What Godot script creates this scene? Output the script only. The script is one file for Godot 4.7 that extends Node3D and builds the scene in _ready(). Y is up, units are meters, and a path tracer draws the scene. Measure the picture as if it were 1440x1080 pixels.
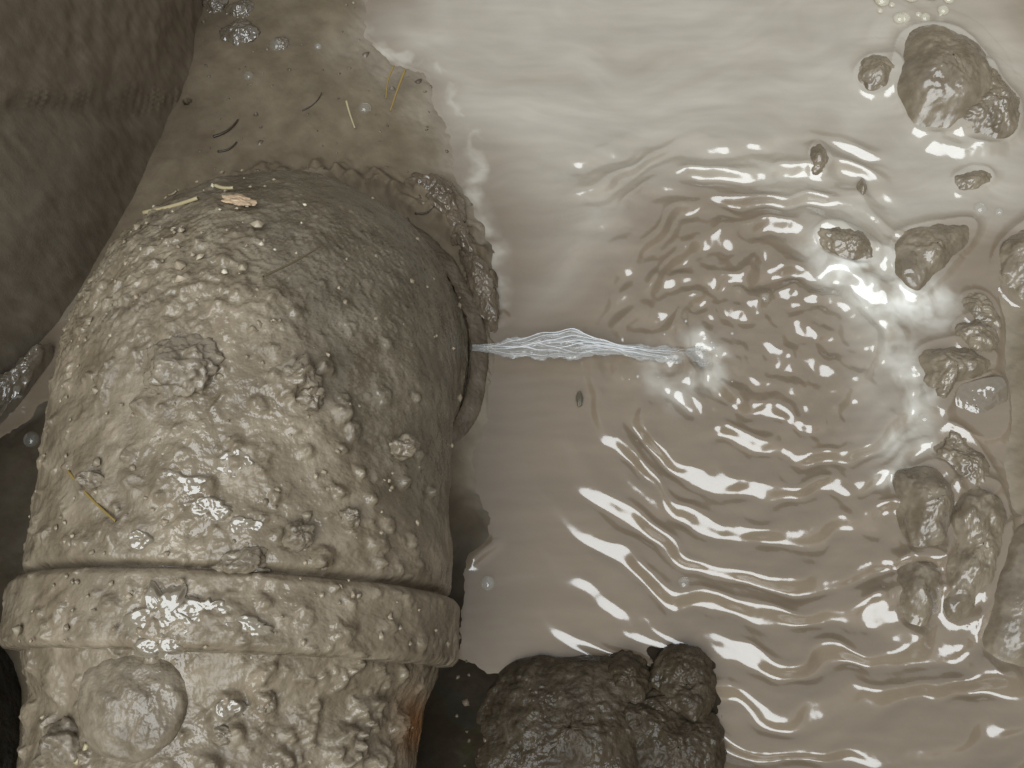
extends Node3D
# A burst pipe elbow in a muddy, flooded pit, seen from above.

const FOCAL := 1483.6            # pixels of the 1440 x 1080 photograph
const PITCH := 68.0
var cam_pos := Vector3.ZERO
var R := Vector3.RIGHT
var U := Vector3.UP
var F := Vector3.FORWARD
var rng := RandomNumberGenerator.new()
var used := {}
var n_low: FastNoiseLite
var n_mid: FastNoiseLite
var n_fine: FastNoiseLite
var n_warp: FastNoiseLite
var M := {}

# ------------------------------------------------------------------ helpers
func noise(seed_: int, freq: float, octaves := 3, kind := FastNoiseLite.TYPE_SIMPLEX_SMOOTH) -> FastNoiseLite:
	var n := FastNoiseLite.new()
	n.seed = seed_
	n.noise_type = kind
	n.frequency = freq
	n.fractal_octaves = octaves
	n.fractal_type = FastNoiseLite.FRACTAL_FBM if octaves > 1 else FastNoiseLite.FRACTAL_NONE
	return n

func pl(px: float, py: float, h := 0.0) -> Vector3:          # the point at height h that lies on that line of sight
	var d := R * ((px - 720.0) / FOCAL) + U * ((540.0 - py) / FOCAL) + F
	return cam_pos + d * ((h - cam_pos.y) / d.y)

func cp(c: Vector3) -> Vector3:
	return cam_pos + R * c.x + U * c.y + F * c.z

func proj(p: Vector3) -> Vector2:
	var d := p - cam_pos
	var z := d.dot(F)
	return Vector2(720.0 + d.dot(R) / z * FOCAL, 540.0 - d.dot(U) / z * FOCAL)

func sstep(a: float, b: float, x: float) -> float:
	var t := clampf((x - a) / (b - a), 0.0, 1.0)
	return t * t * (3.0 - 2.0 * t)

func numbered(called: String) -> String:
	var k: int = used.get(called, 0)
	used[called] = k + 1
	return called if k == 0 else "%s_%03d" % [called, k]

func thing(called: String, label: String, category: String, group := "", at := Vector3.ZERO) -> Node3D:
	var o := Node3D.new()
	o.name = numbered(called)
	o.position = at
	add_child(o, true)
	tag(o, label, category, group)
	return o

func tag(o: Node, label: String, category: String, group := "") -> void:
	o.set_meta("label", label)
	o.set_meta("category", category)
	if group != "":
		o.set_meta("group", group)

func put(called: String, mesh: Mesh, mat: Material, parent: Node = null) -> MeshInstance3D:
	var o := MeshInstance3D.new()
	o.name = numbered(called) if parent == null else called
	o.mesh = mesh
	o.material_override = mat
	if parent == null:
		add_child(o, true)
	else:
		parent.add_child(o, true)
	return o

# a grid of nu x nv points as a smooth mesh; normals along du x dv, or the other way with flip
func grid(nu: int, nv: int, P: PackedVector3Array, closed_u: bool, flip: bool, C := PackedColorArray(), st: Array = []) -> ArrayMesh:
	var N := PackedVector3Array()
	N.resize(nu * nv)
	for v in nv:
		var va := maxi(v - 1, 0) * nu
		var vb := mini(v + 1, nv - 1) * nu
		var row := v * nu
		for u in nu:
			var ua := u - 1
			var ub := u + 1
			if closed_u:
				if ua < 0: ua = nu - 1
				if ub >= nu: ub = 0
			else:
				if ua < 0: ua = 0
				if ub >= nu: ub = nu - 1
			var n := (P[row + ub] - P[row + ua]).cross(P[vb + u] - P[va + u])
			N[row + u] = -n.normalized() if flip else n.normalized()
	if C.size() == 0:
		pass
	var I := PackedInt32Array()
	var cols := nu if closed_u else nu - 1
	I.resize(cols * (nv - 1) * 6)
	var k := 0
	for v in nv - 1:
		for u in cols:
			var ub2 := u + 1 if u + 1 < nu else 0
			var a := v * nu + u
			var b := v * nu + ub2
			var c := b + nu
			var d := a + nu
			if flip:
				I[k] = a; I[k + 1] = b; I[k + 2] = c; I[k + 3] = a; I[k + 4] = c; I[k + 5] = d
			else:
				I[k] = a; I[k + 1] = c; I[k + 2] = b; I[k + 3] = a; I[k + 4] = d; I[k + 5] = c
			k += 6
	var A := []
	A.resize(Mesh.ARRAY_MAX)
	A[Mesh.ARRAY_VERTEX] = P
	A[Mesh.ARRAY_NORMAL] = N
	A[Mesh.ARRAY_INDEX] = I
	if C.size() == P.size():
		A[Mesh.ARRAY_COLOR] = C
	var m := ArrayMesh.new()
	m.add_surface_from_arrays(Mesh.PRIMITIVE_TRIANGLES, A)
	return m

# ------------------------------------------------------------------ materials
func noise_tex(seed_: int, freq: float, octaves: int, lo: Color, hi: Color, contrast := 1.0, kind := FastNoiseLite.TYPE_SIMPLEX_SMOOTH) -> ImageTexture:
	var n := noise(seed_, freq, octaves, kind)
	var im := n.get_seamless_image(1024, 1024, false, false, 0.12, true)
	im.convert(Image.FORMAT_RGB8)
	var d := im.get_data()
	var lut := []
	for i in 256:
		var t := clampf((i / 255.0 - 0.5) * contrast + 0.5, 0.0, 1.0)
		lut.append(lo.lerp(hi, t))
	var lr := PackedByteArray(); lr.resize(256)
	var lg := PackedByteArray(); lg.resize(256)
	var lb := PackedByteArray(); lb.resize(256)
	for i in 256:
		lr[i] = int(lut[i].r * 255.0); lg[i] = int(lut[i].g * 255.0); lb[i] = int(lut[i].b * 255.0)
	for i in range(0, d.size(), 3):
		var g := d[i]
		d[i] = lr[g]; d[i + 1] = lg[g]; d[i + 2] = lb[g]
	return ImageTexture.create_from_image(Image.create_from_data(1024, 1024, false, Image.FORMAT_RGB8, d))

func mud(color_tex: Texture2D, rough_tex: Texture2D, bump: Texture2D, relief: float, scale := 4.0, spec := 0.5) -> StandardMaterial3D:
	var m := StandardMaterial3D.new()
	m.vertex_color_use_as_albedo = true
	m.albedo_texture = color_tex
	m.roughness_texture = rough_tex
	m.roughness = 1.0
	m.metallic_specular = spec
	m.heightmap_enabled = true
	m.heightmap_texture = bump
	m.heightmap_scale = relief
	m.uv1_triplanar = true
	m.uv1_world_triplanar = true
	m.uv1_scale = Vector3.ONE * scale
	return m

func make_materials() -> void:
	var W := Color.WHITE
	var col := noise_tex(11, 0.012, 5, Color(0.74, 0.72, 0.69), Color(1.0, 1.0, 1.0), 1.5)
	var wet := noise_tex(12, 0.007, 4, Color(0.16, 0.16, 0.16), Color(0.62, 0.62, 0.62), 2.2)
	var soaked := noise_tex(13, 0.008, 4, Color(0.06, 0.06, 0.06), Color(0.42, 0.42, 0.42), 2.0)
	var dull := noise_tex(14, 0.01, 3, Color(0.45, 0.45, 0.45), Color(0.8, 0.8, 0.8), 1.5)
	var bump := noise_tex(15, 0.02, 6, Color.BLACK, W, 1.1)
	var grain := noise_tex(16, 0.06, 4, Color.BLACK, W, 1.2)
	var drying := noise_tex(17, 0.006, 4, Color(0.20, 0.20, 0.20), Color(0.58, 0.58, 0.58), 2.2)
	var soft := noise_tex(18, 0.01, 5, Color(0.86, 0.85, 0.84), Color.WHITE, 1.3)
	M.pipe = mud(col, drying, bump, 0.24, 4.0)
	M.lump = mud(col, wet, bump, 0.15, 5.0)
	M.clod = mud(col, soaked, bump, 0.05, 5.0)
	M.bed = mud(soft, dull, bump, 0.05, 4.0, 0.16)
	M.soil = mud(col, wet, bump, 0.22, 5.0, 0.35)
	for m: StandardMaterial3D in [M.lump, M.clod]:      # a film of water over the mud
		m.clearcoat_enabled = true
		m.clearcoat = 0.28
		m.clearcoat_roughness = 0.045
	M.wall = mud(soft, dull, grain, 0.012, 5.0, 0.3)
	M.wall.uv1_scale = Vector3(16.0, 5.0, 16.0)
	M.pit = mud(col, dull, bump, 0.5, 1.5, 0.3)
	# turbid water: what it carries scatters the light right under its skin
	var w := StandardMaterial3D.new()
	w.vertex_color_use_as_albedo = true
	w.roughness = 0.15
	w.metallic_specular = 0.85
	M.water = w
	var g := StandardMaterial3D.new()
	g.albedo_color = Color(0.80, 0.80, 0.78, 0.17)
	g.transparency = BaseMaterial3D.TRANSPARENCY_ALPHA
	g.roughness = 0.22
	M.jet = g
	var s := StandardMaterial3D.new()
	s.albedo_color = Color(0.88, 0.88, 0.88, 0.40)
	s.transparency = BaseMaterial3D.TRANSPARENCY_ALPHA
	s.roughness = 0.12
	M.strand = s
	var b := StandardMaterial3D.new()
	b.albedo_color = Color(0.9, 0.9, 0.86, 0.07)
	b.transparency = BaseMaterial3D.TRANSPARENCY_ALPHA
	b.roughness = 0.03
	M.bubble = b
	M.film = plain(Color(0.2, 0.166, 0.118).linear_to_srgb(), 0.05)
	M.film.metallic_specular = 1.0
	M.wet_mud = plain(Color.WHITE, 0.07)
	M.wet_mud.vertex_color_use_as_albedo = true
	M.wet_mud.metallic_specular = 0.9
	M.foam = b.duplicate()
	M.foam.albedo_color = Color(0.86, 0.83, 0.74, 0.28)
	M.straw = plain(Color(0.50, 0.42, 0.22), 0.5)
	M.straw_pale = plain(Color(0.62, 0.57, 0.44), 0.4)
	M.twig = plain(Color(0.35, 0.3, 0.22), 0.4)
	M.root = plain(Color(0.2, 0.165, 0.12), 0.4)
	M.leaf = plain(Color(0.6, 0.42, 0.26), 0.4)
	var v := plain(Color.WHITE, 0.4)
	v.vertex_color_use_as_albedo = true
	M.crumb = v

func plain(c: Color, rough: float) -> StandardMaterial3D:
	var m := StandardMaterial3D.new()
	m.albedo_color = c
	m.roughness = rough
	return m

# ------------------------------------------------------------------ the pipe's shape
const PR := 0.0925
const RB := 0.06
var S0 := Vector3(-0.1218, -0.0235, 0.513)
var pT := Vector3(0.035, 1.0, 0.30).normalized()
var pB := Vector3.ZERO
var pX := Vector3.ZERO

func pipe_axis(s: float) -> Array:                      # centre and outward normal (towards the sky side), in the eye's axes
	if s <= 0.0:
		return [S0 + pT * s, -pB]
	var phi := minf(s / RB, PI / 2)
	var c := S0 + pT * (RB * sin(phi)) + pB * (RB * (1.0 - cos(phi)))
	var n := -pB * cos(phi) + pT * sin(phi)
	if s > RB * PI / 2:
		c += pB * (s - RB * PI / 2)
	return [c, n]

func pipe_point(s: float, th: float, r: float) -> Vector3:
	var a := pipe_axis(s)
	var c: Vector3 = a[0]
	var n: Vector3 = a[1]
	return cp(c + (n * cos(th) + pX * sin(th)) * r)

func theta_steps(fine: float, coarse: float, front: float) -> PackedFloat32Array:
	var out := PackedFloat32Array()
	var t := -PI
	while t < PI - 1e-4:
		out.append(t)
		t += fine / PR if absf(t) < front else coarse / PR
	return out

var spots := []                                         # coarse samples of the pipe: [screen place, s, theta, point, normal]
func sample_pipe() -> void:
	for i in 150:
		var s := lerpf(-0.26, 0.1, i / 149.0)
		var r := PR
		if s < -0.106: r = PR - 0.0125
		elif s < -0.077: r = PR + 0.005
		var a := pipe_axis(s)
		for j in 61:
			var th := lerpf(-1.6, 1.6, j / 60.0)
			var p := pipe_point(s, th, r)
			var n := cp(a[1] * cos(th) + pX * sin(th)) - cam_pos
			if n.dot(cam_pos - p) > 0.0:
				spots.append([proj(p), s, th, p, n])

func on_pipe(px: float, py: float) -> Array:
	var best := 1e9
	var out := []
	var q := Vector2(px, py)
	for k in spots:
		var d: float = q.distance_squared_to(k[0])
		if d < best:
			best = d
			out = k
	return out

# one sleeve of the pipe: radius(s) plus mud, s from s_list
func sleeve(sl: PackedFloat32Array, radius: Callable, lumps: Array, seed_: int, amount: float, tint: Callable) -> ArrayMesh:
	var tl := theta_steps(0.0011, 0.006, 1.95)
	var nu := tl.size()
	var nv := sl.size()
	var P := PackedVector3Array(); P.resize(nu * nv)
	var Nn := PackedVector3Array(); Nn.resize(nu * nv)
	var H := PackedFloat32Array(); H.resize(nu * nv)
	var C := PackedColorArray(); C.resize(nu * nv)
	var low := noise(seed_, 22.0, 2)
	var mid := noise(seed_ + 1, 75.0, 3)
	var fine := noise(seed_ + 2, 330.0, 2)
	var flake := noise(seed_ + 3, 120.0, 3)
	var streaks := noise(seed_ + 4, 0.9, 3)
	flake.fractal_type = FastNoiseLite.FRACTAL_RIDGED
	for v in nv:
		var s := sl[v]
		var a := pipe_axis(s)
		var c: Vector3 = a[0]
		var n0: Vector3 = a[1]
		var r: float = radius.call(s)
		for u in nu:
			var th := tl[u]
			var n := n0 * cos(th) + pX * sin(th)
			var p := cp(c + n * r)
			n = R * n.x + U * n.y + F * n.z
			var q := proj(p)
			var k := v * nu + u
			P[k] = p
			Nn[k] = n
			# the right flank and the far end wear a thin, smoother smear; the near top a thick coat
			var thin := sstep(-60.0, 60.0, q.x - (385.0 + (q.y - 420.0) * 0.56) + 45.0 * mid.get_noise_3dv(p * 0.4))
			var far := 1.0 - sstep(270.0, 420.0, q.y)
			thin = maxf(thin * (1.0 - sstep(690.0, 800.0, q.y)), far * 0.6)
			var coat := 1.0 - thin * 0.75
			var mm := mid.get_noise_3dv(p)
			var h := 0.0017 * low.get_noise_3dv(p) + (0.0005 * mm + 0.0060 * maxf(mm - 0.27, 0.0) * sstep(1.45, 0.9, absf(th))) * coat + 0.00030 * streaks.get_noise_2d(s * 420.0 + 60.0 * low.get_noise_3dv(p * 0.5), th * 22.0) * (0.4 + thin) + 0.00018 * fine.get_noise_3dv(p) * coat
			var ps := Vector3(p.x, p.y * 2.2, p.z)
			var band := sstep(250.0, 330.0, q.y) * (1.0 - sstep(430.0, 560.0, q.y))
			h += 0.0018 * maxf(flake.get_noise_3dv(ps), 0.0) * (0.05 + band) * (1.0 - thin * 0.6)
			h += 0.0030 * (1.0 - thin) 
			H[k] = h * amount
			C[k] = tint.call(q, p, thin)
	# hand-placed lumps of mud
	for l in lumps:
		var at := on_pipe(l[0], l[1])
		var centre: Vector3 = at[3]
		var rad: float = l[2] * 0.00029
		var hh: float = l[3] * 0.001
		for v in nv:
			var row_c := pipe_point(sl[v], at[2], PR)
			if row_c.distance_to(centre) > rad * 1.8 + 0.012:
				continue
			for u in nu:
				if absf(tl[u] - at[2]) * PR > rad * 1.8 + 0.004:
					continue
				var k := v * nu + u
				var p := P[k]
				var d := p.distance_to(centre) / rad
				if d > 1.8:
					continue
				d *= 1.0 + 0.55 * mid.get_noise_3dv(p * 1.6 + Vector3(l[0], 0, 0))
				var f := 1.0 - sstep(0.35, 1.0, d)
				if f > 0.0:
					H[k] += hh * f * (0.8 + 0.5 * fine.get_noise_3dv(p * 0.55))
	for k in P.size():
		P[k] += Nn[k] * H[k]
	return grid(nu, nv, P, true, false, C)

func spread(parts: Array) -> PackedFloat32Array:
	var out := PackedFloat32Array()
	for p in parts:
		var n := maxi(1, int(roundf((p[1] - p[0]) / p[2])))
		for i in n:
			out.append(lerpf(p[0], p[1], float(i) / n))
	out.append(parts[-1][1])
	return out

# ------------------------------------------------------------------ lumps of mud and soil
func smooth_outline(pts: Array, count: int, h := 0.0) -> PackedVector3Array:
	var w := PackedVector3Array()
	for p in pts:
		w.append(pl(p[0], p[1], h))
	var out := PackedVector3Array()
	var n := w.size()
	for i in count:
		var t := float(i) / count * n
		var k := int(t)
		var f := t - k
		out.append(w[k % n].cubic_interpolate(w[(k + 1) % n], w[(k + n - 1) % n], w[(k + 2) % n], f))
	return out

var outlines := []                                      # [centre, angles -> radius table] of what stands in the water, for the meniscus

func clod_mesh(pts: Array, height: float, seed_: int, tone: Color, rough := 1.0, tilt := Vector2.ZERO, base := 0.0, grow := 1.09) -> ArrayMesh:
	var nu := 120
	var nv := 40
	var rim := smooth_outline(pts, nu, base)
	var centre := Vector3.ZERO
	for p in rim:
		centre += p
	centre /= nu
	for k in nu:
		rim[k] = centre + (rim[k] - centre) * grow
	var size := 0.0
	for p in rim:
		size += p.distance_to(centre)
	size /= nu
	var a := noise(seed_, 0.55 / size, 2)
	var b := noise(seed_ + 1, 1.6 / size, 3)
	var c := noise(seed_ + 2, 260.0, 3)
	var P := PackedVector3Array(); P.resize(nu * nv)
	var C := PackedColorArray(); C.resize(nu * nv)
	for v in nv:
		var t := float(v) / (nv - 1) * 1.12
		for u in nu:
			var p := centre.lerp(rim[u], minf(t, 1.0) + maxf(t - 1.0, 0.0) * 0.6)
			var prof := 0.0
			if t <= 1.0:
				prof = pow(cos(t * PI / 2), 0.72)
			var y := height * prof
			var w := sstep(0.0, 0.35, prof)
			y += w * (height * 0.35 * a.get_noise_2d(p.x, p.z) + height * 0.15 * rough * b.get_noise_2d(p.x, p.z)) + 0.0009 * rough * c.get_noise_2d(p.x, p.z) * minf(1.0, size / 0.02)
			y += w * ((p.x - centre.x) * tilt.x + (p.z - centre.z) * tilt.y)
			if t > 1.0:
				y = -(t - 1.0) / 0.12 * 0.012
			p.y = base + y
			var out := (rim[u] - centre).normalized()
			p += out * (0.0026 * rough * b.get_noise_3d(p.x + 9.0, y * 2.0, p.z)) * sstep(0.3, 0.8, t) * minf(1.0, size / 0.012)
			P[v * nu + u] = p
			var k := 1.0 + 0.22 * a.get_noise_2d(p.x + 3.0, p.z) + 0.12 * c.get_noise_2d(p.x, p.z + 5.0)
			C[v * nu + u] = Color(tone.r * k, tone.g * k, tone.b * k)
	var rad := PackedFloat32Array(); rad.resize(72)
	for u in nu:
		var d := rim[u] - centre
		var ang := int(fposmod(atan2(d.z, d.x), TAU) / TAU * 72.0) % 72
		rad[ang] = maxf(rad[ang], Vector2(d.x, d.z).length())
	for pass_ in 3:
		for i in 72:
			if rad[i] == 0.0:
				rad[i] = maxf(rad[(i + 71) % 72], rad[(i + 1) % 72])
	if base < 0.004:
		outlines.append([Vector2(centre.x, centre.z), rad, size])
	return grid(nu, nv, P, true, false, C)

func blob_mesh(size: Vector3, seed_: int, tone: Color, rough := 1.0, nu := 44, nv := 26) -> ArrayMesh:
	var a := noise(seed_, 0.9, 2)
	var b := noise(seed_ + 1, 2.6, 3)
	var P := PackedVector3Array(); P.resize(nu * nv)
	var C := PackedColorArray(); C.resize(nu * nv)
	for v in nv:
		var la := lerpf(PI / 2, -PI / 2, float(v) / (nv - 1))
		for u in nu:
			var lo := float(u) / nu * TAU
			var d := Vector3(cos(la) * cos(lo), sin(la), cos(la) * sin(lo))
			var k := 1.0 + 0.42 * rough * a.get_noise_3dv(d) + 0.22 * rough * b.get_noise_3dv(d)
			P[v * nu + u] = d * size * k
			var g := 1.0 + 0.25 * b.get_noise_3dv(d * 1.7)
			C[v * nu + u] = Color(tone.r * g, tone.g * g, tone.b * g)
	return grid(nu, nv, P, true, false, C)

func tube(path: PackedVector3Array, radii: PackedFloat32Array, sides := 7) -> ArrayMesh:
	var n := path.size()
	var P := PackedVector3Array(); P.resize(sides * n)
	for i in n:
		var t := (path[mini(i + 1, n - 1)] - path[maxi(i - 1, 0)]).normalized()
		var x := t.cross(Vector3.UP if absf(t.y) < 0.9 else Vector3.RIGHT).normalized()
		var y := x.cross(t)
		for k in sides:
			var a := float(k) / sides * TAU
			P[i * sides + k] = path[i] + (x * cos(a) + y * sin(a)) * radii[i]
	return grid(sides, n, P, true, true)

func stick(a: Vector3, b: Vector3, r0: float, r1: float, bow := 0.0, sides := 8) -> ArrayMesh:
	var path := PackedVector3Array()
	var radii := PackedFloat32Array()
	var side := (b - a).cross(Vector3.UP).normalized()
	for i in 15:
		var t := (i - 1) / 12.0
		var tt := clampf(t, 0.0, 1.0)
		path.append(a.lerp(b, tt) + side * bow * sin(tt * PI))
		radii.append(lerpf(r0, r1, tt) * (0.02 if i == 0 or i == 14 else 1.0))
	return tube(path, radii, sides)

# ------------------------------------------------------------------ land and water
var sdf := PackedFloat32Array()
var collar_at := Vector2.ZERO
const GX0 := -0.46
const GZ0 := -0.42
const GD := 0.004
const GNX := 231
const GNZ := 191

func polygon(pts: Array) -> PackedVector2Array:
	var out := PackedVector2Array()
	for p in pts:
		var w := pl(p[0], p[1])
		out.append(Vector2(w.x, w.z))
	return out

func make_sdf(polys: Array) -> void:
	sdf.resize(GNX * GNZ)
	for j in GNZ:
		for i in GNX:
			var p := Vector2(GX0 + i * GD, GZ0 + j * GD)
			var best := -1e9
			for poly: PackedVector2Array in polys:
				var d := 1e9
				var n := poly.size()
				for k in n:
					d = minf(d, Geometry2D.get_closest_point_to_segment(p, poly[k], poly[(k + 1) % n]).distance_squared_to(p))
				d = sqrt(d)
				if not Geometry2D.is_point_in_polygon(p, poly):
					d = -d
				best = maxf(best, d)
			sdf[j * GNX + i] = best

func shore(x: float, z: float) -> float:
	var fx := clampf((x - GX0) / GD, 0.0, GNX - 1.001)
	var fz := clampf((z - GZ0) / GD, 0.0, GNZ - 1.001)
	var i := int(fx)
	var j := int(fz)
	fx -= i
	fz -= j
	var k := j * GNX + i
	return lerpf(lerpf(sdf[k], sdf[k + 1], fx), lerpf(sdf[k + GNX], sdf[k + GNX + 1], fx), fz)

func land(x: float, z: float) -> float:
	var d := shore(x, z) + 0.0035 * n_mid.get_noise_2d(x, z) + 0.0008 * n_fine.get_noise_2d(x, z)
	var h := 0.0
	if d > 0.0:
		h = 0.0085 * (1.0 - exp(-d / 0.016))
		h += (0.0035 * n_low.get_noise_2d(x, z) + 0.0006 * n_mid.get_noise_2d(x + 4.0, z) + 0.00022 * n_fine.get_noise_2d(x, z)) * sstep(0.0, 0.012, d)
		var rc := Vector2(x - collar_at.x, z - collar_at.y).length()
		h += 0.011 * exp(-pow((rc - 0.119 - 0.008 * n_mid.get_noise_2d(x, z)) / 0.009, 2.0)) * (0.75 + 0.8 * n_mid.get_noise_2d(x, z + 3.0)) * (1.0 - sstep(-0.02, 0.06, z - collar_at.y))
		h = maxf(h, -0.001)
	else:
		h = maxf(d * 0.7, -0.045)
	return h

func axis_list(parts: Array) -> PackedFloat32Array:
	return spread(parts)

func nearest_on(p: Vector2, line: PackedVector2Array) -> Vector3:      # (distance, how far along 0..1, which side)
	var best := 1e9
	var along := 0.0
	var side := 0.0
	var n := line.size() - 1
	for k in n:
		var c := Geometry2D.get_closest_point_to_segment(p, line[k], line[k + 1])
		var d := c.distance_squared_to(p)
		if d < best:
			best = d
			var l := line[k].distance_to(line[k + 1])
			along = (k + (c.distance_to(line[k]) / l if l > 0.0 else 0.0)) / n
			side = (p - c).dot(Vector2(-0.3, 0.95))
	return Vector3(sqrt(best), along, side)

func build_water() -> void:
	var xs := axis_list([[-0.75, -0.36, 0.03], [-0.36, -0.14, 0.004], [-0.14, 0.36, 0.00105], [0.36, 0.75, 0.03]])
	var zs := axis_list([[-0.75, -0.31, 0.03], [-0.31, 0.225, 0.00105], [0.225, 0.6, 0.03]])
	var nx := xs.size()
	var nz := zs.size()
	var H := PackedFloat32Array(); H.resize(nx * nz)
	var pale := PackedFloat32Array(); pale.resize(nx * nz)
	var foam := PackedFloat32Array(); foam.resize(nx * nz)  # froth cover, including the reflection painted beside the clods
	var calm := noise(41, 7.0, 2)
	var chop := noise(42, 48.0, 2)
	var chop2 := noise(43, 120.0, 2)
	var boil := noise(44, 38.0, 2)
	var segs := noise(45, 0.9, 2)
	var second := pl(985, 560)
	var third := pl(1300, 640)
	var hit := pl(1060, 470)
	var ring := pl(1110, 490)
	for j in nz:
		var z := zs[j]
		for i in nx:
			var x := xs[i]
			var k := j * nx + i
			var h := 0.00055 * calm.get_noise_2d(x, z)
			var p := Vector2(x, z)
			var dx := x - ring.x
			var dz := z - ring.z
			var wob := calm.get_noise_2d(x * 2.2, z * 2.2)
			var rho := sqrt(dx * dx * 0.80 + dz * dz) + 0.010 * wob + 0.0035 * chop.get_noise_2d(x * 0.55, z * 0.55)
			var ang := atan2(dz, dx)
			# the wave trains die out to the left, behind the clods and in the calm water above
			var side := sstep(-0.155, -0.085, dx - 0.05 * minf(dz, 0.0)) * (1.0 - sstep(0.055, 0.085, dx - 0.10 * maxf(dz, 0.0)))
			var reach := sstep(0.020, 0.050, rho) * side * (1.0 - sstep(0.12, 0.158, -dz)) * (1.0 - sstep(0.235, 0.275, dz))
			if reach > 0.001:
				var seg := 0.98 + 1.5 * segs.get_noise_2d(ang * 2.0 + 20.0, rho * 30.0)
				var strong := lerpf(1.12, 1.0, sstep(-0.12, 0.03, dz)) + 0.25 * sstep(0.07, 0.16, dz)
				h += reach * 0.00010 * chop2.get_noise_2d(x * 1.3, z * 1.3)
				var a1 := reach * clampf(seg, 0.08, 1.0) * strong
				var ph := rho * TAU / 0.0222
				h += a1 * -0.00205 * (sin(ph) + 0.26 * clampf(dz / 0.05, -1.0, 1.0) * sin(2.0 * ph))
				var r2 := p.distance_to(Vector2(second.x, second.z)) + 0.006 * wob
				h += reach * 0.00088 * sin(r2 * TAU / 0.0150) * clampf(0.3 + segs.get_noise_2d(x * 14.0, z * 14.0 + 9.0), 0.0, 1.0)
				var r3 := p.distance_to(Vector2(third.x, third.z)) + 0.005 * wob
				h += reach * 0.00030 * sin(r3 * TAU / 0.0120) * sstep(0.11, 0.04, r3)
			var d2 := Vector2(x - hit.x, (z - hit.z) * 1.1).length() + 0.012 * wob
			var b := 1.0 - sstep(0.03, 0.11, d2)
			if b > 0.0:
				h += b * (0.0038 * boil.get_noise_2d(x, z) + 0.0005 * chop2.get_noise_2d(x * 0.8, z * 0.8))
			H[k] = h
	# wave crests thrown out by the jet, laid where they stand on the pool: [width, height in mm, points ...]
	var crests := [
		[9, 2.8, [[1222, 800], [1228, 830], [1240, 862], [1262, 888], [1290, 905], [1312, 910]]], [9, 2.8, [[1342, 872], [1350, 905], [1368, 932], [1395, 950], [1425, 957], [1460, 956]]],
		[6, 2.0, [[690, 438], [698, 450], [708, 446], [716, 436]]], [6, 2.4, [[652, 796], [668, 784], [690, 768], [714, 750]]],
		[9, 2.6, [[1290, 196], [1310, 204], [1345, 212], [1385, 214], [1420, 210]]], [10, 2.2, [[1180, 360], [1205, 385], [1240, 405], [1290, 412]]],
	]
	for c in crests:
		var line := polygon(c[2])
		var sig: float = c[0] * 0.00048
		var amp: float = sig * 0.95 * c[1] / 2.4
		var lo := line[0]
		var hi := line[0]
		for p in line:
			lo = lo.min(p)
			hi = hi.max(p)
		var pad := sig * 3.0 + 0.003
		for j in range(zs.bsearch(lo.y - pad), zs.bsearch(hi.y + pad)):
			for i in range(xs.bsearch(lo.x - pad), xs.bsearch(hi.x + pad)):
				var p := Vector2(xs[i], zs[j])
				var q := nearest_on(p + Vector2(chop.get_noise_2d(p.x, p.y), chop.get_noise_2d(p.x + 7.0, p.y)) * 0.0015, line)
				if q.x > pad:
					continue
				var ends := sstep(0.0, 0.3, q.y) * (1.0 - sstep(0.7, 1.0, q.y))
				H[j * nx + i] += amp * ends * exp(-q.x * q.x / (2.0 * sig * sig))
	# the water climbs a little at everything that stands in it
	for o in outlines:
		var c: Vector2 = o[0]
		var rad: PackedFloat32Array = o[1]
		var far := 0.0
		for r in rad:
			far = maxf(far, r)
		far += 0.016
		for j in range(zs.bsearch(c.y - far), zs.bsearch(c.y + far)):
			for i in range(xs.bsearch(c.x - far), xs.bsearch(c.x + far)):
				var d := Vector2(xs[i], zs[j]) - c
				var ang := fposmod(d.angle(), TAU) / TAU * 72.0
				var a := int(ang)
				var r := lerpf(rad[a % 72], rad[(a + 1) % 72], ang - a)
				var e := maxf(d.length() - r, 0.0)
				if e < 0.015:
					H[j * nx + i] += minf(0.0042, 0.0006 + o[2] * 0.17) * exp(-e / (0.0018 + 0.0024 * minf(1.0, o[2] / 0.015)))
	# silt: pale clay hangs in the water in plumes
	var plume := polygon([[500, 40], [590, 20], [640, -60], [1500, -60], [1500, 300], [1400, 330], [1310, 420], [1300, 620], [1262, 640], [1245, 470], [1190, 400], [1130, 320], [1040, 270], [960, 250], [890, 300], [830, 400], [740, 400], [690, 230], [640, 130], [560, 90]])
	var threads := [
		[12, 1.0, polygon([[500, 50], [560, 84], [620, 100], [642, 130], [650, 180], [668, 230], [672, 300], [690, 350]])],
		[9, 0.9, polygon([[640, 100], [648, 160], [660, 190], [690, 185]])], [8, 0.8, polygon([[672, 300], [690, 330], [702, 370], [706, 420]])],
		[9, 0.7, polygon([[600, 70], [680, 60], [700, 40]])], [16, 0.5, polygon([[640, 90], [720, 85], [780, 60]])],
	]
	var foam_glares := [  # froth, and beside the wedge-shaped clod a bright reflection painted as colour
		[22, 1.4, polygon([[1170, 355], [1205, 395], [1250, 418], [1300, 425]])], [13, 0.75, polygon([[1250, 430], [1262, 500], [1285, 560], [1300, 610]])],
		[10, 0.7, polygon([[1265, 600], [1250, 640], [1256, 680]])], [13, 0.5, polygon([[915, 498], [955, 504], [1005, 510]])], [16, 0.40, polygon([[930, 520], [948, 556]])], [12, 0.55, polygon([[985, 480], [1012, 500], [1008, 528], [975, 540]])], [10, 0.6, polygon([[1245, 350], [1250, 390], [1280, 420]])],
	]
	var swirl := noise(51, 9.0, 4)
	var wx := noise(52, 5.0, 3)
	var wisp := noise(53, 26.0, 4)
	var C := PackedColorArray(); C.resize(nx * nz)
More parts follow.
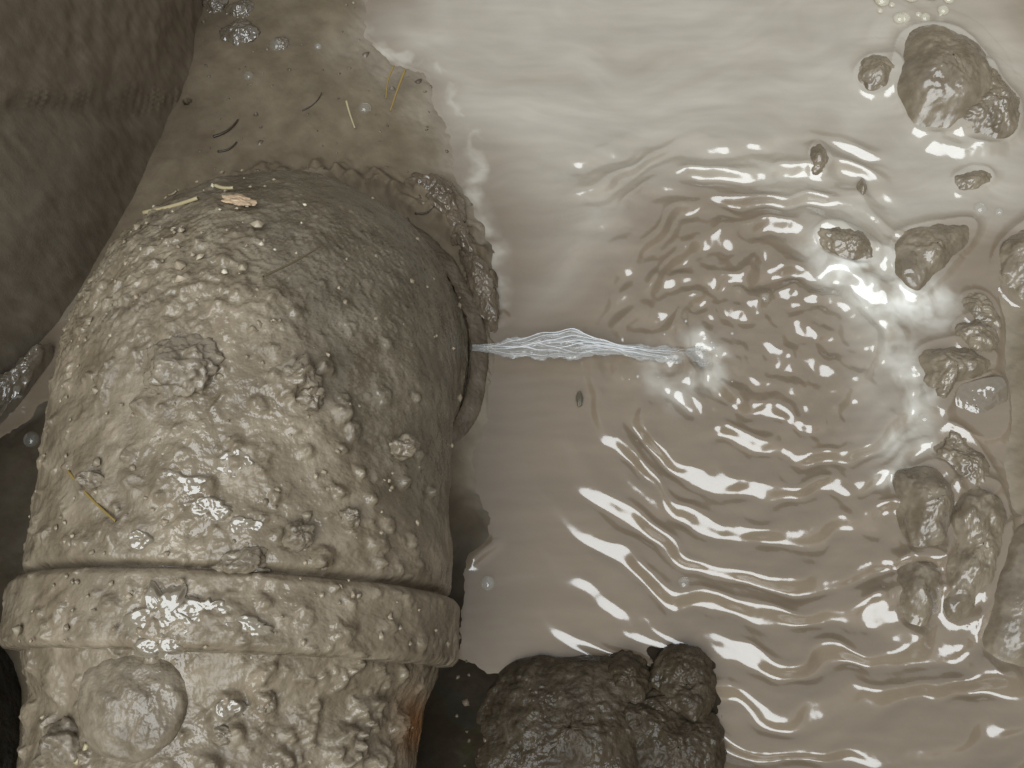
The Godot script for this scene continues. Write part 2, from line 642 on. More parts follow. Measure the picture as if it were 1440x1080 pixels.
	var P := PackedVector3Array(); P.resize(nx * nz)
	# the plume's soft mask on a coarse lattice
	var pm := PackedFloat32Array(); pm.resize(GNX * GNZ)
	for j in GNZ:
		for i in GNX:
			var p := Vector2(GX0 + i * GD, GZ0 + j * GD)
			var d := 1e9
			for k in plume.size():
				d = minf(d, Geometry2D.get_closest_point_to_segment(p, plume[k], plume[(k + 1) % plume.size()]).distance_to(p))
			pm[j * GNX + i] = d if Geometry2D.is_point_in_polygon(p, plume) else -d
	var keep := sdf
	var brown := Color(0.186, 0.144, 0.100)
	var clay := Color(0.365, 0.325, 0.264)
	var foam_glare := Color(0.66, 0.64, 0.575)
	for j in nz:
		var z := zs[j]
		for i in nx:
			var x := xs[i]
			var k := j * nx + i
			var ux := x + 0.045 * wx.get_noise_2d(x, z)
			var uz := z + 0.045 * wx.get_noise_2d(x + 5.0, z)
			sdf = pm
			var d := shore(ux, uz)
			sdf = keep
			var m := sstep(-0.03, 0.035, d) * (0.78 + 0.34 * swirl.get_noise_2d(ux * 0.9, uz * 2.0))
			m += 0.10 * wisp.get_noise_2d(ux * 0.5, uz * 3.2) * (0.6 + m)
			var l := shore(x, z)
			var h := H[k]
			if l > -0.02 and l < 0.006:
				h += 0.0008 * exp(minf(l, 0.0) / 0.003)
			P[k] = Vector3(x, h, z)
			pale[k] = m
	for t in threads + foam_glares:
		var line: PackedVector2Array = t[2]
		var sig: float = t[0] * 0.00045
		var lo := line[0]
		var hi := line[0]
		for p in line:
			lo = lo.min(p)
			hi = hi.max(p)
		var pad := sig * 3.0 + 0.006
		var is_foam_glare: bool = t in foam_glares
		for j in range(zs.bsearch(lo.y - pad), zs.bsearch(hi.y + pad)):
			for i in range(xs.bsearch(lo.x - pad), xs.bsearch(hi.x + pad)):
				var p := Vector2(xs[i], zs[j])
				p += Vector2(wisp.get_noise_2d(p.x, p.y), wisp.get_noise_2d(p.x + 3.0, p.y)) * 0.008
				var q := nearest_on(p, line)
				var f: float = t[1] * exp(-q.x * q.x / (2.0 * sig * sig)) * clampf(0.8 + 1.5 * wisp.get_noise_2d(p.x * 1.6, p.y * 1.6), 0.0, 1.3)
				var k := j * nx + i
				if is_foam_glare:
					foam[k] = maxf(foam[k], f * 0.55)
				else:
					pale[k] = maxf(pale[k], f * 0.8)
	for k in C.size():
		var c := brown.lerp(clay, clampf(pale[k], 0.0, 1.1))
		var mott := 1.0 + 0.09 * swirl.get_noise_2d(P[k].x * 1.0, P[k].z * 4.5) + 0.06 * wisp.get_noise_2d(P[k].x * 0.8, P[k].z * 4.5)
		c = Color(c.r * mott, c.g * mott, c.b * mott)
		c = c.lerp(foam_glare, clampf(foam[k], 0.0, 1.0))
		C[k] = c
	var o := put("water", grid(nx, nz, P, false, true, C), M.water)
	o.set_meta("kind", "structure")

func build_bed() -> void:
	var xs := axis_list([[-0.45, -0.36, 0.01], [-0.36, 0.37, 0.0016], [0.37, 0.45, 0.01]])
	var zs := axis_list([[-0.4, -0.31, 0.01], [-0.31, 0.235, 0.0016], [0.235, 0.45, 0.01]])
	var nx := xs.size()
	var nz := zs.size()
	var P := PackedVector3Array(); P.resize(nx * nz)
	var C := PackedColorArray(); C.resize(nx * nz)
	var painted_shade_at := pl(800, 1000)
	var tone := noise(61, 14.0, 4)
	for j in nz:
		for i in nx:
			var x := xs[i]
			var z := zs[j]
			P[j * nx + i] = Vector3(x, land(x, z), z)
			var t := 1.0 + 0.18 * tone.get_noise_2d(x, z)
			var c := Color(0.172 * t, 0.136 * t, 0.092 * t)
			var dk := 1.0 - sstep(0.07, 0.14, Vector2(x - painted_shade_at.x, (z - painted_shade_at.z)).length() + 0.02 * tone.get_noise_2d(x + 2.0, z))  # the shade right of the inlet pipe, painted into the bed colour
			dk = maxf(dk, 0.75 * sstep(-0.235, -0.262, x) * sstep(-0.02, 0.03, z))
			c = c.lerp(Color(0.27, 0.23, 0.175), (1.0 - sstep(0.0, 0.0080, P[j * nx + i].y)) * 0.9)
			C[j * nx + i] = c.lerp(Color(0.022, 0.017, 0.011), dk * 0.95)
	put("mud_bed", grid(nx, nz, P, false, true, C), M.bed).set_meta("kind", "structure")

func build_pit() -> void:
	# the dug pit's sides and the ground beyond, as one sheet out to the horizon
	var rs := PackedFloat32Array([0.40, 0.46, 0.52, 0.56, 0.60, 0.64, 0.67, 0.70, 0.73, 0.77, 0.83, 0.95, 1.2, 1.8, 3.0, 6.0, 14.0, 40.0, 120.0])
	var hs := PackedFloat32Array([-0.06, -0.05, -0.03, 0.02, 0.10, 0.20, 0.27, 0.33, 0.37, 0.40, 0.42, 0.43, 0.42, 0.41, 0.4, 0.4, 0.4, 0.4, 0.4])
	var nu := 160
	var nv := rs.size()
	var P := PackedVector3Array()
	var C := PackedColorArray()
	var n := noise(71, 5.0, 4)
	for v in nv:
		for u in nu:
			var a := float(u) / nu * TAU
			var d := Vector3(cos(a), 0, sin(a))
			var p := Vector3(0, 0, -0.03) + d * rs[v]
			var k := n.get_noise_3d(d.x * 0.5, hs[v], d.z * 0.5)
			p += d * (0.05 * k if v > 0 and v < 12 else 0.0)
			p.y = hs[v] + (0.03 * n.get_noise_2d(p.x, p.z) if v > 2 else 0.0)
			P.append(p)
			var t := 1.0 + 0.3 * k
			C.append(Color(0.17 * t, 0.13 * t, 0.09 * t))
	put("ground", grid(nu, nv, P, true, true, C), M.pit).set_meta("kind", "structure")

func build_wall() -> void:
	# the dark bank left of the pipe: a streaked, slightly overhanging face under a lumpy ledge
	var foot := []
	for p in [[330, -160], [300, -40], [286, 20], [268, 110], [240, 185], [200, 280], [150, 370], [95, 440], [0, 545], [-60, 650], [-120, 820], [-170, 1020], [-200, 1300]]:
		foot.append(pl(p[0], p[1]))
	var nu := 260
	var nv := 170
	var P := PackedVector3Array(); P.resize(nu * nv)
	var C := PackedColorArray(); C.resize(nu * nv)
	var lump := noise(81, 26.0, 3)
	var streak := noise(82, 170.0, 3)
	var big := noise(83, 11.0, 3)
	for u in nu:
		var t := float(u) / (nu - 1) * (foot.size() - 1.001)
		var k := int(t)
		var n := foot.size()
		var base: Vector3 = foot[k].cubic_interpolate(foot[mini(k + 1, n - 1)], foot[maxi(k - 1, 0)], foot[mini(k + 2, n - 1)], t - k)
		var out := Vector3(0.86, 0, 0.5).normalized()
		var along := base.z
		for v in nv:
			var q := float(v) / (nv - 1)
			var p := base
			if q < 0.62:
				var e := q / 0.62
				p.y = -0.03 + 0.25 * e
				p += out * (0.005 * sin(e * PI * 0.8) - 0.016 * e)
			else:
				var e := (q - 0.62) / 0.38
				p.y = 0.22 + 0.02 * sin(e * PI / 2)
				p -= out * (0.010 * 0 + 0.30 * e * e + 0.02 * e)
				p.x -= 0.0
			var s := proj(p)
			var ledge := 1.0 - sstep(115.0, 165.0, s.y + 14.0 * big.get_noise_2d(s.x * 0.02, 1.0))
			var groove := exp(-pow((s.y - 158.0 - 0.05 * s.x) / 18.0, 2.0)) * (1.0 - sstep(190.0, 250.0, s.x))
			var face := 1.0 - ledge
			p += out * (0.002 * big.get_noise_3dv(p) + ledge * (0.002 + 0.0025 * lump.get_noise_3dv(p)) - groove * 0.002)
			p += out * face * 0.0005 * streak.get_noise_3d(p.x * 1.0, p.y * 0.16, p.z * 1.0)
			P[v * nu + u] = p
			var g := 1.0 + 0.16 * big.get_noise_3dv(p) + 0.13 * streak.get_noise_3d(p.x, p.y * 0.16, p.z) * face
			var c := Color(0.215, 0.178, 0.130).lerp(Color(0.21, 0.170, 0.122), ledge)
			C[v * nu + u] = Color(c.r * g, c.g * g, c.b * g)
	var o := put("earth_wall", grid(nu, nv, P, false, false, C), M.wall)
	tag(o, "dark mud-smeared wall left of the pipe, streaked face below a lumpy muddy ledge", "wall")

# ------------------------------------------------------------------ the pipe and what lies on it
func build_pipe() -> void:
	var root := thing("pipe_elbow", "mud-caked pipe elbow with a socket ring, leaking from its lower joint", "pipe")
	var tone := noise(91, 16.0, 4)
	var tint := func(q: Vector2, p: Vector3, thin: float) -> Color:
		var k := 1.0 + 0.22 * tone.get_noise_3dv(p)
		var c := Color(0.252, 0.204, 0.143).lerp(Color(0.175, 0.148, 0.105), thin * 0.9)
		var rust := exp(-Vector2(q.x - 572.0, (q.y - 1020.0) * 0.6).length_squared() / 500.0)
		c = Color(c.r * k, c.g * k, c.b * k).lerp(Color(0.30, 0.13, 0.04), rust * 0.9)
		return c
	var body_lumps := [
		[160, 530, 24, 3.5], [212, 572, 22, 4], [395, 545, 30, 5], [355, 570, 14, 3], [475, 578, 20, 4], [500, 606, 16, 3], [330, 642, 30, 3.5],
		[292, 682, 14, 5], [240, 692, 30, 2.5], [270, 715, 34, 2.2], [590, 642, 13, 3], [445, 785, 20, 4], [330, 402, 26, 2.5], [565, 678, 13, 3],
		[606, 692, 11, 3], [430, 640, 13, 2.5], [500, 665, 13, 3], [380, 660, 16, 2], [455, 520, 20, 4], [480, 560, 14, 3], [420, 600, 18, 2.5], [540, 740, 16, 3],
		[385, 700, 12, 3], [465, 690, 12, 3], [520, 700, 14, 3], [310, 755, 18, 2], [205, 740, 16, 2], [180, 640, 12, 2], [260, 610, 10, 2], [540, 560, 20, 2.5], [545, 480, 14, 2],
		[500, 460, 16, 2], [420, 440, 14, 2], [450, 400, 10, 2], [510, 400, 12, 2], [250, 420, 12, 1.8], [190, 400, 11, 2], [290, 345, 12, 1.8], [520, 770, 20, 3], [570, 760, 14, 2.5], [590, 560, 10, 2.5],
	]
	var body_r := func(s: float) -> float:
		var r := PR
		r -= 0.0038 * exp(-pow((s + 0.0763) / 0.0022, 2.0))
		if s > 0.085:
			r += 0.004 * sstep(0.085, 0.1, s)
		return r
	put("elbow_body", sleeve(spread([[-0.085, 0.0, 0.0010], [0.0, 0.0942, 0.00042], [0.0942, 0.14, 0.003]]), body_r, body_lumps, 101, 1.0, tint), M.pipe, root)
	var ring_r := func(s: float) -> float:
		var e := minf(s + 0.1075, -0.0765 - s)
		return PR + 0.0018 + 0.0032 * sstep(-0.0005, 0.004, e) - (0.006 if e < 0.0006 else 0.0)
	var ring_lumps := [[225, 880, 44, 2.5], [310, 868, 46, 2.5], [480, 888, 20, 3], [160, 850, 16, 2.5], [370, 850, 14, 3], [540, 880, 16, 2], [90, 860, 24, 2], [420, 870, 18, 2], [590, 900, 16, 2]]
	put("socket_ring", sleeve(spread([[-0.1075, -0.0765, 0.0008]]), ring_r, ring_lumps, 111, 0.8, tint), M.pipe, root)
	var inlet_r := func(s: float) -> float:
		return PR - 0.0115 + 0.0065 * sstep(-0.128, -0.107, s)
	var inlet_lumps := [
		[375, 940, 36, 4], [315, 985, 24, 5], [365, 990, 22, 5], [325, 1030, 16, 4], [100, 960, 40, 3], [60, 1000, 30, 3], [460, 950, 34, 5], [500, 1000, 36, 6], [480, 1050, 40, 6], [545, 1020, 30, 5],
		[420, 1020, 26, 3], [560, 960, 22, 4], [390, 1070, 26, 4], [300, 1075, 20, 3], [530, 940, 18, 4], [440, 900, 20, 3], [400, 930, 14, 3], [520, 1075, 26, 6], [250, 940, 20, 2],
	]
	put("inlet_pipe", sleeve(spread([[-0.34, -0.2, 0.003], [-0.2, -0.105, 0.001]]), inlet_r, inlet_lumps, 121, 1.25, tint), M.pipe, root)
	# little pools of muddy water that settled on the coat
	var pools := [[225, 872, 34, 30, 0.005], [300, 862, 32, 20, 0.005], [345, 884, 30, 12, 0.005], [228, 908, 24, 12, 0.004], [374, 936, 30, 26, -0.006], [262, 690, 28, 24, 0.0], [300, 718, 32, 14, 0.0], [345, 742, 20, 12, 0.0],
		[332, 652, 22, 18, 0.0], [205, 760, 16, 12, 0.0], [330, 800, 26, 10, 0.0], [420, 762, 14, 12, 0.0], [400, 540, 20, 14, 0.0], [270, 545, 26, 12, 0.0], [213, 580, 14, 10, 0.0], [318, 1000, 16, 12, -0.007], [440, 790, 14, 10, 0.0]]
	for w in pools:
		put("wet_patch", film(w[0], w[1], w[2] * 0.00038, w[3] * 0.00038, w[4]), M.film, root)
	var collar_tint := func(q: Vector2, p: Vector3, _thin: float) -> Color:
		var k := 1.0 + 0.35 * tone.get_noise_3dv(p * 1.5)
		return Color(0.15 * k, 0.118 * k, 0.082 * k)
	var collar_r := func(s: float) -> float:
		return PR + 0.004 + 0.0095 * sstep(0.0985, 0.106, s)
	put("lower_collar", sleeve(spread([[0.098, 0.125, 0.0012], [0.125, 0.16, 0.005]]), collar_r, [], 131, 1.2, collar_tint), M.pipe, root)

func film(px: float, py: float, rs: float, rt: float, lift: float) -> ArrayMesh:
	var at := on_pipe(px, py)
	var n := noise(int(px * 7.0 + py), 1.1, 3)
	var nu := 72
	var nv := 20
	var P := PackedVector3Array()
	for v in nv:
		var t := float(v) / (nv - 1)
		for u in nu:
			var a := float(u) / nu * TAU
			var edge := 1.0 + 0.6 * n.get_noise_2d(sin(a) * rt * 70.0, cos(a) * rs * 70.0)
			var ds := sin(a) * t * edge * rt
			var dt := cos(a) * t * edge * rs
			var dome := 0.0042 - 0.0030 * sstep(0.7, 1.0, t) + 0.0011 * n.get_noise_2d(ds * 130.0 + 30.0, dt * 130.0) + 0.25 * clampf(ds, -0.007, 0.007)
			P.append(pipe_point(at[1] + ds, at[2] + dt / PR, PR + lift + dome))
	return grid(nu, nv, P, true, true)

func build_lumps() -> void:
	var g := "mud lumps stuck on the pipe"
	var tone := Color(0.248, 0.204, 0.147)
	# px, py, half width, half depth, height in mm, name, label
	var list := [
		[268, 512, 50, 44, 9, "mud_clump", "largest angular mud clump, in the middle of the elbow's upper side"],
		[412, 530, 28, 24, 8, "mud_clump", "shiny round mud clump right of the largest angular clump on the elbow"],
		[432, 566, 20, 18, 6, "mud_clump", "small mud clump just below the shiny round clump on the elbow"],
		[144, 676, 15, 13, 6, "mud_clump", "single small mud clump near the elbow's left flank beside a thin straw"],
		[555, 632, 22, 18, 6, "mud_clump", "rounded mud clump on the smooth right flank of the elbow"],
		[486, 725, 16, 14, 6, "mud_clump", "small pale mud clump low on the elbow's right half"],
		[411, 750, 20, 19, 7, "mud_clump", "upright mud clump with bright top, a little above the socket ring"],
		[345, 797, 34, 18, 5, "mud_clump", "wide flat mud flake sitting right above the socket ring's seam"],
		[190, 985, 78, 80, 12, "mud_clump", "big smooth round mud dollop on the pipe below the socket ring"],
		[105, 1040, 34, 30, 9, "mud_clump", "knobbly mud clump at the lower left of the big smooth dollop"],
		[318, 985, 20, 20, 6, "mud_clump", "square mud clump right of the big smooth dollop"],
		[366, 990, 16, 20, 6, "mud_clump", "flat-sided mud clump with shadowed right edge, second right of the dollop"],
		[322, 1030, 16, 12, 5, "mud_clump", "small shiny mud clump below the square clump under the ring"],
	]
	var i := 0
	for l in list:
		var at := on_pipe(l[0], l[1])
		var p: Vector3 = at[3]
		var n: Vector3 = at[4]
		var sc := 0.00029
		var smooth_one: bool = l[2] > 60
		var o := put(l[5], blob_mesh(Vector3(l[2] * sc, l[4] * 0.001, l[3] * sc), 200 + i * 7, tone, 0.2 if smooth_one else 0.9, 72 if smooth_one or i == 0 else 44, 44 if smooth_one or i == 0 else 26), M.pipe if smooth_one else M.lump)
		var x := (R - n * R.dot(n)).normalized()
		o.transform = Transform3D(Basis(x, n, x.cross(n)).rotated(n, 0.3 * sin(i * 2.1)), p + n * 0.0028)
		tag(o, l[6], "mud clump", g)
		i += 1

func build_clods() -> void:
	var br := Color(0.23, 0.188, 0.135)
	var g := "mud clods standing in the water"
	# outline, height in m, label, roughness, tilt
	var list := [
		["mud_clod", [[1262, 75], [1278, 50], [1312, 42], [1350, 52], [1378, 82], [1390, 112], [1385, 150], [1355, 178], [1320, 186], [1288, 180], [1266, 150], [1254, 110]], 0.022, "large smooth-domed mud clod in the upper right pool", 0.8, Vector2.ZERO],
		["mud_clod", [[1384, 98], [1408, 122], [1430, 150], [1424, 186], [1395, 204], [1358, 198], [1342, 168], [1362, 124]], 0.016, "knobbly shiny clod joined to the right of the large domed clod", 1.2, Vector2.ZERO],
		["mud_clod", [[1204, 98], [1224, 82], [1254, 86], [1264, 106], [1250, 126], [1224, 134], [1204, 120]], 0.009, "small split clod just left of the large domed clod", 1.3, Vector2.ZERO],
		["mud_clod", [[1136, 222], [1146, 202], [1160, 208], [1166, 232], [1156, 246], [1140, 244]], 0.007, "thin pointed crumb of mud alone in the pale water", 1.2, Vector2.ZERO],
		["mud_clod", [[1340, 252], [1362, 238], [1388, 242], [1392, 256], [1366, 272], [1344, 272]], 0.006, "low ragged clod below the large domed clod near two bubbles", 1.3, Vector2.ZERO],
		["mud_clod", [[1146, 330], [1168, 318], [1204, 326], [1228, 348], [1230, 368], [1198, 374], [1164, 358]], 0.010, "half-sunk dark clod touching the bright painted reflection above the splash", 1.0, Vector2.ZERO],
		["mud_clod", [[1252, 356], [1264, 330], [1298, 320], [1340, 316], [1366, 320], [1360, 344], [1336, 370], [1312, 396], [1286, 412], [1262, 396]], 0.014, "wedge-shaped smooth clod right of the bright painted reflection", 0.7, Vector2.ZERO],
		["mud_clod", [[1346, 430], [1358, 414], [1380, 415], [1398, 436], [1402, 466], [1376, 466], [1354, 450]], 0.011, "arched clod with a hollow, topmost of the right-hand chain of clods", 0.8, Vector2.ZERO],
		["mud_clod", [[1340, 462], [1364, 448], [1392, 460], [1398, 488], [1386, 512], [1358, 502], [1340, 484]], 0.015, "blocky clod tucked under the arched clod with the hollow", 0.8, Vector2.ZERO],
		["mud_clod", [[1286, 510], [1300, 490], [1338, 484], [1372, 494], [1392, 512], [1376, 536], [1342, 546], [1330, 566], [1318, 578], [1300, 566], [1296, 536]], 0.015, "broad rounded clod with a drooping lobe, below the blocky clod", 0.9, Vector2.ZERO],
		["mud_clod", [[1312, 556], [1352, 544], [1398, 536], [1412, 562], [1408, 604], [1384, 618], [1346, 606], [1322, 590]], 0.006, "flat glossy slab of mud with the brightest white reflection", 0.5, Vector2(0.08, -0.42)],
		["mud_clod", [[1310, 642], [1320, 612], [1340, 606], [1372, 634], [1394, 676], [1378, 700], [1342, 690]], 0.011, "frothy bubbled clod between the glossy slab and the twin clods", 1.4, Vector2.ZERO],
		["mud_clod", [[1256, 676], [1284, 662], [1318, 660], [1336, 690], [1332, 740], [1316, 780], [1282, 784], [1264, 744]], 0.018, "upper left block of the twin clods at the right of the ripples", 0.8, Vector2.ZERO],
		["mud_clod", [[1262, 800], [1284, 782], [1314, 788], [1322, 830], [1312, 868], [1296, 890], [1272, 884], [1256, 850]], 0.013, "smooth egg-shaped clod at the foot of the twin clods", 0.6, Vector2.ZERO],
		["mud_clod", [[1334, 700], [1360, 684], [1396, 692], [1412, 732], [1406, 784], [1392, 832], [1364, 862], [1334, 868], [1320, 838], [1326, 770]], 0.021, "tallest right block of the twin clods with bright bubbly top", 1.0, Vector2.ZERO],
		["mud_clod", [[1394, 790], [1420, 748], [1470, 740], [1500, 800], [1490, 900], [1444, 942], [1402, 944], [1380, 914], [1376, 862]], 0.018, "big smooth mound at the lower right edge ringed by a white waterline", 0.5, Vector2.ZERO],
		["mud_clod", [[1396, 368], [1414, 338], [1450, 318], [1500, 330], [1490, 430], [1440, 434], [1408, 412]], 0.014, "rough mound at the right edge beside the wedge-shaped clod", 0.9, Vector2.ZERO],
		["mud_clod", [[1204, 266], [1212, 252], [1218, 264], [1212, 280]], 0.004, "tiny crumb of mud sunk in a dimple of the pale water", 1.0, Vector2.ZERO],
	]
	var i := 0
	for l in list:
		var o := put(l[0], clod_mesh(l[1], l[2], 300 + i * 11, br if l[5] == Vector2.ZERO else Color(0.17, 0.138, 0.1), l[4] * (0.5 if l[2] < 0.0092 else 0.85), l[5]), M.wet_mud if l[5] != Vector2.ZERO else M.clod)
		tag(o, l[3], "mud clod", g)
		i += 1
	var dk := Color(0.068, 0.052, 0.034)  # wet soil, darkened further with the pipe shadow painted into it
	var soil := [
		[[[712, 985], [742, 955], [800, 946], [850, 956], [882, 990], [898, 1040], [884, 1110], [800, 1130], [720, 1110], [694, 1050]], 0.016, "dark wet soil clod with painted shade, main lump at the bottom edge below the pool", 1.2],
		[[[842, 950], [868, 926], [896, 932], [908, 962], [892, 992], [860, 984]], 0.015, "dark soil knob on the upper right shoulder of the main dark clod", 1.1],
		[[[924, 950], [948, 922], [984, 930], [996, 962], [986, 1000], [956, 1012], [930, 990]], 0.014, "round dark soil clod at the far right of the dark group", 0.9],
		[[[886, 1006], [940, 1004], [984, 1012], [1002, 1044], [992, 1094], [940, 1116], [890, 1100]], 0.016, "dark soil clod under the round one, cut by the bottom edge", 1.2],
	]
	soil.append([[[872, 985], [930, 980], [952, 1008], [935, 1034], [880, 1036], [862, 1010]], 0.012, "small dark soil clod wedged in the gap between the other dark clods", 1.0])
	for l in soil:
		var o := put("soil_clod", clod_mesh(l[0], l[1], 500 + i * 11, dk, l[3] * 1.0, Vector2.ZERO, 0.0042, 1.32), M.soil)
		tag(o, l[2], "soil clod", "dark soil clods with painted shade at the bottom")
		i += 1
	var e := put("dark_stone", clod_mesh([[-60, 930], [-20, 905], [20, 910], [38, 950], [36, 1040], [20, 1110], [-60, 1120]], 0.05, 800, Color(0.05, 0.045, 0.036), 0.5), M.soil)
	tag(e, "dark rounded wet lump at the left edge beside the pipe below the ring", "stone")
	# the crumbly bank around the lower collar
	var crumbs := [
		[[[572, 262], [600, 248], [636, 262], [650, 292], [640, 312], [606, 296]], 0.012, "reddish crumbly mud lump by the collar, highest of the collar's edge"],
		[[[612, 296], [640, 300], [664, 336], [668, 366], [644, 350]], 0.009, "narrow reddish crumb of mud wedged along the collar below the highest one"],
		[[[648, 352], [674, 362], [694, 402], [696, 448], [672, 440], [656, 396]], 0.010, "long mud crumb on the collar just above the water jet"],
	]
	for l in crumbs:
		var o := put("collar_crumb", clod_mesh(l[0], l[1], 600 + i * 11, Color(0.185, 0.145, 0.102), 1.4, Vector2.ZERO, 0.008), M.clod)
		tag(o, l[2], "mud lump", "mud lumps along the lower collar")
		i += 1

# ------------------------------------------------------------------ the jet
func build_jet() -> void:
	var root := thing("water_jet", "twisting clear jet of water spurting from the pipe joint into the pool", "water jet")
	var nv := 130
	var half := func(t: float) -> float:
		var w := (3.5 + 16.0 * sstep(0.0, 0.30, t) - 10.0 * sstep(0.40, 0.60, t) + 5.0 * sstep(0.80, 1.0, t)) * (1.0 + 0.12 * sin(t * 19.0) + 0.10 * sin(t * 47.0 + 1.0))
		return w * 0.00040
	var mid := func(t: float) -> Vector3:
		var p := pl(lerpf(664, 1005, t), 489.0 + 17.0 * t * t - 5.0 * sin(t * PI) + 2.5 * sin(t * 11.0), 0.0)
		var y := 0.012 + 0.012 * t - 0.029 * t * t
		return pl(lerpf(664, 1005, t), 489.0 + 17.0 * t * t - 5.0 * sin(t * PI) + 2.5 * sin(t * 11.0), y)
	var wob := noise(140, 70.0, 2)
	# the clear core: a flattened, folded rope
	var nu := 56
	var P := PackedVector3Array(); P.resize(nu * nv)
	for v in nv:
		var t := float(v) / (nv - 1)
		var c: Vector3 = mid.call(t)
		var w: float = half.call(t)
		for u in nu:
			var a := float(u) / nu * TAU
			var fold := 1.0 + 0.16 * sin(a * 7.0 + t * 9.0) + 0.12 * sin(a * 11.0 - t * 14.0) + 0.45 * wob.get_noise_3d(t * 0.30, cos(a) * 0.02, sin(a) * 0.02)
			var turn := t * 3.4
			var e := Vector2(cos(a), sin(a) * 0.5) * w * fold
			e = e.rotated(0.35 * sin(turn))
			P[v * nu + u] = c + Vector3(0, e.y * 0.9 , e.x)
	put("jet_core", grid(nu, nv, P, true, false), M.jet, root)
	for k in 26:
		var ph := rng.randf() * TAU
		var rr := rng.randf_range(0.35, 1.05)
		var tw := rng.randf_range(0.6, 2.6) * (1.0 if rng.randf() < 0.7 else -1.0)
		var t0 := rng.randf_range(0.0, 0.45)
		var t1 := minf(1.0, t0 + rng.randf_range(0.25, 0.6))
		var path := PackedVector3Array()
		var radii := PackedFloat32Array()
		var fat := rng.randf_range(0.00018, 0.0005)
		for i in 46:
			var t := lerpf(t0, t1, i / 45.0)
			var c: Vector3 = mid.call(t)
			var w: float = half.call(t)
			var a := ph + tw * t * 2.0
			var loose := sstep(0.75, 1.0, t) * 0.008
			path.append(c + Vector3(0, sin(a) * w * 0.5 + 0.0008, cos(a) * w * rr) + Vector3(wob.get_noise_2d(t * 0.12, k * 3.0), wob.get_noise_2d(t * 0.12 + 5.0, k * 3.0) * 0.4, wob.get_noise_2d(t * 0.12, k * 3.0 + 9.0)) * (0.0006 + loose * 0.6))
			var taper := sin(clampf((t - t0) / (t1 - t0), 0.0, 1.0) * PI)
			radii.append(maxf(0.00003, rng.randf_range(0.8, 1.2) * fat * taper))
		put("water_strand", tube(path, radii, 6), M.strand, root)
	# thrown drops where it strikes
	for k in 14:
		var p := pl(rng.randf_range(870, 1040), rng.randf_range(440, 545), rng.randf_range(0.001, 0.006))
		var s := SphereMesh.new()
		s.radius = rng.randf_range(0.0004, 0.0012)
		s.height = s.radius * 1.7
		s.radial_segments = 14
		s.rings = 8
		var o := put("drop", s, M.jet, root)
		o.position = p

